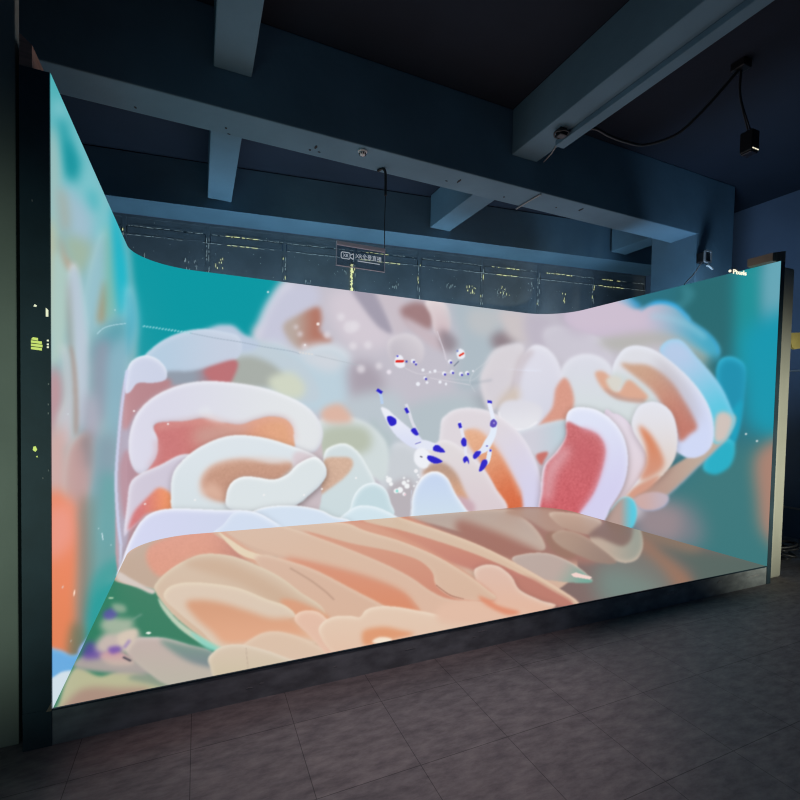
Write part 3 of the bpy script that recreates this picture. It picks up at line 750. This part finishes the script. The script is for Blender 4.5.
# small specks on the left end face; lime and white ones have emission
def speck(poly, m):
    bm = new(); prism(bm, [(x, z + B) for x, z in poly], 'y', -.0012, .0005); return link('glow_speck' if m != 'pale' else 'scuff', bm, m, booth)
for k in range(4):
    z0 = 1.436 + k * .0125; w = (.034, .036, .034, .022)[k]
    speck([(-.064, z0), (-.064 + w, z0 - .003), (-.064 + w, z0 + .007), (-.064 + (0 if k < 3 else .006), z0 + .009)], 'lime')
speck([(-.017, 1.566), (-.009, 1.566), (-.009, 1.592), (-.017, 1.600)], 'white_speck')
speck([(-.056, 1.601), (-.047, 1.600), (-.045, 1.606), (-.052, 1.610)], 'white_speck')
for z0 in (1.444, 1.455, 1.470): speck([(-.014, z0), (-.008, z0), (-.008, z0 + .007), (-.014, z0 + .006)], 'white_speck')
speck([(-.060, 1.045), (-.052, 1.038), (-.046, 1.046), (-.051, 1.060), (-.058, 1.058)], 'lime')
speck([(-.050, 1.018), (-.044, 1.016), (-.046, 1.023)], 'lime')
for x, z0 in ((-.012, 1.22), (-.012, 1.185), (-.06, 2.0), (-.012, .96), (-.03, .93), (-.011, 1.3)):
    speck([(x, z0), (x + .004, z0), (x + .004, z0 + .006), (x, z0 + .008)], 'pale')
# pale scuffs and tape ends on the dark base
def scuff(x, z, w, h):
    n = 9; top = [(x + w * i / n, z + h * (.4 + .6 * R.random()) * math.sin(math.pi * (i + .5) / (n + 1))) for i in range(n + 1)]
    bot = [(x + w * i / n, z - h * .3 * R.random()) for i in range(n, -1, -1)]
    bm = new(); prism(bm, top + bot, 'y', .0015, .006); return link('tape_remnant', bm, 'pale', booth)
for a in ((3.62, .088, .13, .022), (4.20, .098, .05, .03), (4.58, .088, .17, .016), (3.22, .075, .05, .012)): scuff(*a)
for a in ((.74, .06, .03, .006), (.80, .07, .02, .008), (1.16, .075, .025, .006), (1.55, .084, .07, .005), (2.02, .10, .06, .006), (1.98, .075, .03, .004)): scuff(*a)
# lettering on the upper edge of the right panel
sg = text_mesh('lettering', 'Pixels', .055, 'led', booth, (4.636, .25, B + 2.435), .003, (math.pi / 2, -.05, 0), width=.18); sg['label'] = 'small lit pale lettering at the top edge'

bm = new(); lathe(bm, [(.002, -.011), (.010, -.006), (.010, .006), (.002, .011)], 10, (4.597, .25, B + 2.452)); link('lit_dot', bm, 'led', booth, True)
# ---------------------------------------------------------------- timber ends on the booth's front corners
bm = new(); prism(bm, [(-.097, 2.502 + B), (-.058, 2.502 + B), (-.058, 2.588 + B), (-.097, 2.622 + B)], 'y', .004, .30)
tag(link('wood_block', bm, 'wood'), 'reddish wood block on the top left corner of the video booth', 'wood block')
bm = new(); prism(bm, [(4.775, 2.502 + B), (4.955, 2.502 + B), (4.951, 2.606 + B), (4.775, 2.566 + B)], 'y', .03, .22)
tag(link('wood_block', bm, 'tan'), 'brown wood block on the top right corner of the video booth', 'wood block')

# ---------------------------------------------------------------- room shell
X0, X1, Y0, YX = -2.6, 6.8, -5.2, 5.1652
def wy(x): return 3.80 - .145 * x
bm = new(); box(bm, X0, X1, Y0, 4.4, -.1, 0); fl = struct(link('floor', bm, 'floor'))
bm = new(); box(bm, X0, X1, Y0, 4.4, 3.84 + B, 3.99 + B); struct(link('ceiling', bm, 'slab'))
bm = new(); box(bm, X0 - .2, X0, Y0, 4.4, -.1, 3.99 + B); struct(link('wall_left', bm, 'wall'))
bm = new(); box(bm, X1, X1 + .2, Y0, 4.4, -.1, 3.99 + B); struct(link('wall_right', bm, 'wall'))
def slant(bm, x0, x1, n0, n1, z0, z1):
    """a box that follows the slanting back wall; n0..n1 measured into the wall"""
    vs = [bm.verts.new((x, wy(x) + n, z)) for x in (x0, x1) for n in (n0, n1) for z in (z0, z1)]
    for q in ((0, 1, 3, 2), (4, 6, 7, 5), (0, 4, 5, 1), (2, 3, 7, 6), (0, 2, 6, 4), (1, 5, 7, 3)): bm.faces.new([vs[i] for i in q])
bm = new(); slant(bm, X0, X1, 0, .2, -.1, .95); slant(bm, X0, X1, 0, .2, 3.36 + B, 3.84 + B); struct(link('wall_back', bm, 'wall'))
# beams: one along the booth, one along the back wall, three running to the front
bm = new(); box(bm, X0, 5.6, 1.13, 1.44, 3.2 + B, 3.84 + B, .008)
beamA = struct(link('ceiling_beam', bm, 'concrete'), 'long concrete beam crossing above the open top of the booth')
bm = new(); slant(bm, X0, X1, -.45, -.002, 3.36 + B, 3.83 + B)
struct(link('ceiling_beam', bm, 'concrete'), 'concrete beam along the top of the dark back windows')
for x0, x1, lab in ((.605, .845, 'cross beam over the left half of the booth'), (3.09, 3.36, 'cross beam carrying the black cable plug'), (5.68, 5.95, 'cross beam beside the right column')):
    bm = new(); box(bm, x0, x1, 1.442, wy(x1) - .452, 3.45 + B, 3.838 + B, .008)
    if x0 < 5: d = .10 if x0 > 2 else 0; box(bm, x0 - d, x1 - d, Y0, 1.128, 3.45 + B, 3.838 + B, .008)
    struct(link('ceiling_beam', bm, 'concrete'), lab)
bm = new(); box(bm, 5.45, 6.08, 1.131, 1.68, 0, 3.84 + B, .01); struct(link('concrete_column', bm, 'concrete'), 'square concrete column behind the right end of the booth')
bm = new(); box(bm, X0, -.124, .058, .105, 0, 3.84 + B, .004); struct(link('partition_wall', bm, 'column'), 'sage grey partition wall beside the left end of the booth')
# pits and stains in the beam's underside
bm = new()
for x, y, a, b in ((.135, 1.375, .008, .012), (.696, 1.351, .008, .012), (.719, 1.419, .012, .008), (1.328, 1.305, .010, .03), (1.296, 1.365, .009, .012), (1.365, 1.362, .012, .008), (2.558, 1.274, .010, .04), (2.46, 1.32, .012, .008), (3.078, 1.346, .01, .012), (3.895, 1.231, .012, .04), (3.65, 1.30, .008, .012)):
    n = 9; prism(bm, [(x + a * math.cos(2 * math.pi * i / n) * R.uniform(.7, 1.1), y + b * math.sin(2 * math.pi * i / n) * R.uniform(.7, 1.1)) for i in range(n)], 'z', 3.198 + B, 3.201 + B)
pits = link('paint_chip', bm, 'stain', beamA); pits['kind'] = 'stuff'

# trunking strip under the middle cross beam
bm = new(); box(bm, 3.175, 3.265, Y0 + .2, .80, 3.405 + B, 3.449 + B, .006)
tag(link('cable_trunking', bm, 'concrete'), 'long grey cable trunking under the cross beam with the black plug', 'trunking')

# windows of the back wall, painted black; daylight gets in where the coating is worn
def leak_bits(w, seed):
    """slivers of daylight on one window, in its own plane (x along, z up)"""
    r = random.Random(seed); br, dm = new(), new()
    def bit(bm, x, z, a, b, n=6):
        prism(bm, [(x + a * math.cos(2 * math.pi * i / n) * r.uniform(.6, 1.2), z + b * math.sin(2 * math.pi * i / n) * r.uniform(.5, 1.3)) for i in range(n)], 'y', -.0115, -.0095)
    def seam(bm, xa, xb, z, t):
        x = xa
        while x < xb:
            l = r.uniform(.02, .10)
            if r.random() < .86: bit(bm, x + l / 2, z + r.uniform(-.003, .003), l / 2 * 1.05, t * r.uniform(.5, 1.2))
            x += l
    for zz in (3.236 + B, 3.135 + B):
        k = r.random(); xa = r.uniform(.05, .3) * w; xb = xa + r.uniform(.3, .6) * w
        if k < .55 and seed != 44: seam(br, xa, xb, zz, .0050)
        seam(dm, .03, w - .03, zz, .003)
    for xx in (.012, w - .012):
        z = 2.72 + B
        while z < 3.2 + B:
            h = r.uniform(.02, .08)
            if r.random() < .62: bit(dm if r.random() < .8 else br, xx + r.uniform(-.004, .004), z, .0045, h / 2)
            z += h
    for _ in range(r.choice((1, 1, 2, 3))):                        # clusters of vertical scratches
        cx, cz = r.uniform(.15, .85) * w, r.uniform(2.82, 3.02) + B; bm = br if r.random() < .4 else dm
        for _ in range(r.randint(5, 12)):
            bit(bm, cx + r.uniform(-.07, .07), cz + r.uniform(-.06, .06), .0035, r.uniform(.006, .03))
    for _ in range(10):
        bit(dm, r.uniform(.05, .95) * w, r.uniform(2.75, 3.3) + B, .004, .004)
    return br, dm
xs = [-2.58, -1.15, -.24, .62, 1.48, 2.33, 3.19, 4.09, 4.96, 5.87, 6.79]
ang = math.atan(-.145)
for i in range(len(xs) - 1):
    w = (xs[i + 1] - xs[i]) / math.cos(ang); wn = bpy.data.objects.new('window_%d' % (i + 1), None); COL.objects.link(wn)
    wn.location = (xs[i], wy(xs[i]) + .02, 0); wn.rotation_euler.z = ang; struct(wn)
    bm = new(); z0, z1 = .95, 3.36 + B
    for a in ((0, .02, z0, z1), (w - .02, w, z0, z1), (.02, w - .02, z0, z0 + .05), (.02, w - .02, z1 - .03, z1), (.03, w - .03, 3.145 + B, 3.225 + B)):
        box(bm, a[0], a[1], -.006, .05, a[2], a[3])
    link('window_frame', bm, 'frame', wn)
    bm = new(); box(bm, .02, w - .02, 0, .008, z0 + .05, 3.145 + B); box(bm, .02, w - .02, 0, .008, 3.225 + B, z1 - .03)
    link('blacked_out_pane', bm, 'film_black', wn)
    br, dm = leak_bits(w, 40 + i)
    if i == 4:                                                     # a long flaking run beside the sign
        for k in range(17):
            prism(br, [(w - .03 + R.uniform(-.012, .012) + a, 2.70 + B + k * .022 + c) for a, c in ((-.012, -.012), (.012, -.012), (.014, .014), (-.010, .012))], 'y', -.0205, -.0185)
    for nm, b_, mm in (('daylight_scratch', br, 'leak'), ('worn_coating', dm, 'leakdim')):
        if len(b_.verts): link(nm, b_, mm, wn)['kind'] = 'stuff'
        else: b_.free()

# ---------------------------------------------------------------- hanging sign
sign = thing('hanging_sign', 'small clear acrylic sign with white camera symbol hung above the booth', 'sign', (1.512, 1.353, 2.358 + B))
bm = new(); box(bm, 0, .412, 0, .008, 0, .165); link('acrylic_panel', bm, 'clear', sign)
bm = new(); box(bm, 0, .412, -.004, .012, .165, .192, .002); link('top_rail', bm, 'rail', sign)
bm = new()
for a in ((0, .004, .165, 0), (.408, .412, .165, 0), (.004, .408, .004, 0)): box(bm, a[0], a[1], -.002, .010, 0, a[2])
box(bm, .004, .408, -.002, .010, .161, .165); link('pale_edge', bm, 'rail', sign)
def rrect(x0, x1, z0, z1, r, n=5):
    out = []
    for cx, cz, a in ((x1 - r, z1 - r, 0), (x0 + r, z1 - r, 90), (x0 + r, z0 + r, 180), (x1 - r, z0 + r, 270)):
        out += [(cx + r * math.cos(math.radians(a + 90 * i / n)), cz + r * math.sin(math.radians(a + 90 * i / n))) for i in range(n + 1)]
    return out
def ring(bm, o_, i_, y0, y1):
    A = [[bm.verts.new((x, y, z)) for x, z in q] for q in (o_, i_) for y in (y0, y1)]; n = len(o_)
    for p, q in ((0, 1), (1, 3), (3, 2), (2, 0)):
        for k in range(n): bm.faces.new((A[p][k], A[p][(k + 1) % n], A[q][(k + 1) % n], A[q][k]))
bm = new(); ring(bm, rrect(.036, .115, .058, .113, .014), rrect(.042, .109, .064, .107, .009), -.003, -.0005)
prism(bm, [(.117, .072), (.137, .060), (.143, .064), (.143, .107), (.137, .111), (.117, .099), (.117, .092), (.137, .102), (.137, .069), (.117, .079)], 'y', -.003, -.0005)
sym = link('camera_symbol', bm, 'ink', sign)
text_mesh('symbol_lettering', 'XR', .036, 'ink', sign, (.053, -.001, .074), .001, width=.046)
text_mesh('lettering', 'XR全景直播', .046, 'ink', sign, (.158, -.001, .080), .001, width=.222)
bm = new(); box(bm, .176, .365, -.003, -.0005, .054, .060); link('underline', bm, 'ink', sign)
# its cable
bm = new()
tube(bm, smooth_path([(1.862, 1.40, 3.185 + B), (1.885, 1.37, 3.195 + B), (1.905, 1.353, 3.18 + B), (1.916, 1.357, 3.13 + B), (1.918, 1.357, 2.98 + B)]), .011)
tube(bm, [(1.918, 1.357, 2.99 + B), (1.914, 1.357, 2.75 + B), (1.918, 1.357, 2.552 + B)], .0035, 6)
tag(link('hanging_cable', bm, 'cable', smooth=True), 'thin dark cable dropping from the long beam to the small acrylic sign', 'cable')

# ---------------------------------------------------------------- small things on the ceiling and walls
sd = thing('smoke_detector', 'round white smoke detector under the long beam near its front edge', 'smoke detector', (1.661, 1.195, 3.2 + B))
bm = new(); lathe(bm, [(.036, 0), (.036, -.010), (.033, -.014), (.030, -.016)]); link('mounting_plate', bm, 'white', sd, True)
bm = new(); lathe(bm, [(.026, -.014), (.026, -.024), (.020, -.034), (.008, -.040), (.003, -.041)]); link('sensing_chamber', bm, 'white', sd, True)
for k in range(8):
    a = k * math.pi / 4; bm = new(); c_, s_ = math.cos(a), math.sin(a)
    tube(bm, [(.022 * c_, .022 * s_, -.0335), (.029 * c_, .029 * s_, -.022)], .0035, 6); link('vent_rib', bm, 'darkbox', sd)
bm = new(); tube(bm, smooth_path([(3.31, 1.47, 3.185 + B), (3.318, 1.42, 3.19 + B), (3.322, 1.30, 3.192 + B), (3.330, 1.14, 3.192 + B)]), .007, 8)
tag(link('cable_end', bm, 'grey_cable', smooth=True), 'short stub of cable across the underside of the long beam', 'cable')
bm = new(); tube(bm, [(3.30, 1.08, 3.443 + B), (3.27, .95, 3.443 + B), (3.22, .83, 3.443 + B)], .006, 8)
tag(link('conduit', bm, 'grey_cable', smooth=True), 'thin grey conduit running back from the black plug on the cross beam', 'conduit')
pl = thing('cable_plug', 'black plug with a coiled lead under the end of the middle cross beam', 'plug', (3.115, .66, 3.429 + B))
bm = new(); box(bm, -.035, .035, -.03, .03, -.035, .02, .008); link('plug_body', bm, 'darkbox', pl)
bm = new(); tube(bm, [(.0 + .055 * math.cos(t), .0 + .055 * math.sin(t), -.01 + .006 * math.sin(2.3 * t)) for t in np.linspace(0, 11, 40)], .007, 8); link('coiled_lead', bm, 'cable', pl, True)
bm = new(); tube(bm, smooth_path([(3.22, .60, 3.43 + B), (3.30, .51, 3.425 + B), (3.45, .51, 3.41 + B), (3.617, .50, 3.40 + B), (3.80, .46, 3.40 + B), (3.95, .30, 3.44 + B), (4.04, .13, 3.58 + B), (4.162, -.029, 3.80 + B)]), .011, 10)
tag(link('sagging_cable', bm, 'cable', smooth=True), 'black cable sagging from the beam plug to the dark ceiling bracket', 'cable')
hb = thing('hanging_speaker', 'black boxy device hanging on two leads from the dark ceiling', 'device', (4.25, -.029, 3.2 + B))
bm = new(); box(bm, -.13, -.04, -.05, .05, .585, .64, .006); link('ceiling_bracket', bm, 'darkbox', hb)
for dx in (-.085, -.075):
    bm = new(); tube(bm, smooth_path([(dx, 0, .60), (dx + .01, .005, .40), (.055 + (dx + .08) * 4, 0, .165)]), .006, 8); link('lead', bm, 'cable', hb, True)
bm = new(); box(bm, .01, .10, -.045, .045, .015, .17, .008); link('case', bm, 'darkbox', hb)
bm = new(); box(bm, .017, .093, -.038, .038, .004, .016, .003); link('grille', bm, 'lens', hb)
for x in (.015, .042, .068):
    bm = new(); box(bm, x, x + .02, -.049, -.044, .022, .030, .002); link('bright_mark', bm, 'led', hb)  # row of small emissive bars on the case front
dv = thing('wall_camera', 'small dark camera with a dangling lead on the concrete column', 'camera', (5.45, 1.13, 2.93 + B))
bm = new(); box(bm, -.0, .09, -.10, -.001, -.05, .06, .012); link('housing', bm, 'darkbox', dv)
bm = new(); ring(bm, rrect(-.012, .102, -.062, .072, .02), rrect(.004, .086, -.046, .056, .014), -.108, -.09); link('pale_rim', bm, 'grey_cable', dv)
bm = new(); tube(bm, [(.03, -.10, -.085), (.07, -.11, -.10), (.13, -.10, -.115)], .012, 10); link('bracket_arm', bm, 'white', dv, True)
bm = new(); tube(bm, smooth_path([(.01, -.06, -.05), (-.04, -.06, -.11), (-.11, -.05, -.20), (-.20, -.04, -.285), (-.25, -.04, -.36)]), .007, 8); link('lead', bm, 'grey_cable', dv, True)

# ---------------------------------------------------------------- right-hand side
bm = new(); box(bm, 5.010, 5.165, .06, .20, 0, 2.50 + B, .02)
po = tag(link('steel_post', bm, 'post'), 'pale square post standing against the right end of the booth', 'post')
bm = new(); prism(bm, [(YX, 1.965), (YX + .25, 1.99), (YX + .25, 1.85), (YX + .16, 1.835), (YX + .12, 1.85), (YX + .085, 1.905), (YX, 1.915)], 'y', .115, .135)
yb = link('yellow_board', bm, 'yellow'); yb.location.z = B; tag(yb, 'notched yellow board fixed to the right side of the pale post', 'board')
for z, lab in ((1.762, 'upper of the two thin pale rails on the right wall'), (.185, 'lower of the two thin pale rails on the right wall')):
    bm = new(); box(bm, X1 - .03, X1 - .001, -2.5, 1.0, z + B, z + B + .02, .003)
    tag(link('wall_rail', bm, 'grey_cable'), lab, 'rail', 'thin rails on the right wall')
bm = new(); r2 = random.Random(3)
tube(bm, smooth_path([(5.62 + .11 * math.cos(t) + r2.uniform(-.03, .03), .30 + .10 * math.sin(t) + r2.uniform(-.03, .03), .02 + .17 * (k / 30) + r2.uniform(0, .02)) for k, t in enumerate(np.linspace(0, 26, 30))], 5), .012, 8)
tag(link('cable_coil', bm, 'cable', smooth=True), 'heap of coiled dark cable on the floor right of the pale post', 'cable')

# ---------------------------------------------------------------- light: the panels themselves, a dim room behind the viewer, added fill lamps out of view
def lamp(name, kind, loc, e, col, size=.3, rot=(0, 0, 0)):
    l = bpy.data.lights.new(name, kind); l.energy = e; l.color = col
    if kind == 'AREA': l.shape = 'RECTANGLE'; l.size = size; l.size_y = size
    else: l.shadow_soft_size = size
    o = bpy.data.objects.new(name, l); COL.objects.link(o); o.location = loc; o.rotation_euler = rot; return o
l = lamp('added_rear_fill', 'AREA', (2.45, 2.98, 1.9), 40, (.52, .80, 1), 1, (math.radians(-10), 0, ang)); l.data.size = 5.8; l.data.size_y = .3  # added unseen fill behind the booth, brightens back wall and beam undersides
l.rotation_euler = (math.pi - math.radians(6), 0, ang)
def spot(name, loc, aim, e, col, cone, blend=1., size=.25):
    o = lamp(name, 'SPOT', loc, e, col, size); o.data.spot_size = math.radians(cone); o.data.spot_blend = blend
    o.rotation_euler = (Vector(aim) - Vector(loc)).to_track_quat('-Z', 'Y').to_euler(); return o
spot('added_left_fill', (-1.5, -3.4, .5), (-.42, .06, 1.15), 190, (.74, 1.0, .84), 38)  # added out-of-view fill for the partition and left end face
spot('added_overhead_fill', (1.35, -1.5, 3.5), (1.45, -.12, 0), 88, (1, .80, .84), 46)  # added out-of-view fill that brightens the floor and base in front
spot('added_right_fill', (4.7, -3.2, .5), (5.12, .06, 1.0), 420, (1, 1, .82), 46)  # added out-of-view fill aimed at the pale post
l = lamp('added_corner_fill', 'AREA', (5.12, .75, 1.9), 14, (.46, .72, 1), .35); l.rotation_euler = (Vector((5.7, 1.35, 3.3)) - Vector((5.12, .75, 1.9))).to_track_quat('-Z', 'Y').to_euler()  # added unseen fill beside the booth, lifts the concrete column
wd = bpy.data.worlds.new('dim_hall'); scene.world = wd; wd.use_nodes = True
bg = wd.node_tree.nodes['Background']; bg.inputs[0].default_value = (.18, .42, .80, 1); bg.inputs[1].default_value = .075
scene.cycles.pixel_filter_type = 'BLACKMAN_HARRIS'; scene.cycles.filter_width = 1.15
vs = scene.view_settings; vs.view_transform = 'Standard'; vs.look = 'None'; vs.exposure = 0; vs.gamma = 1; vs.use_curve_mapping = False
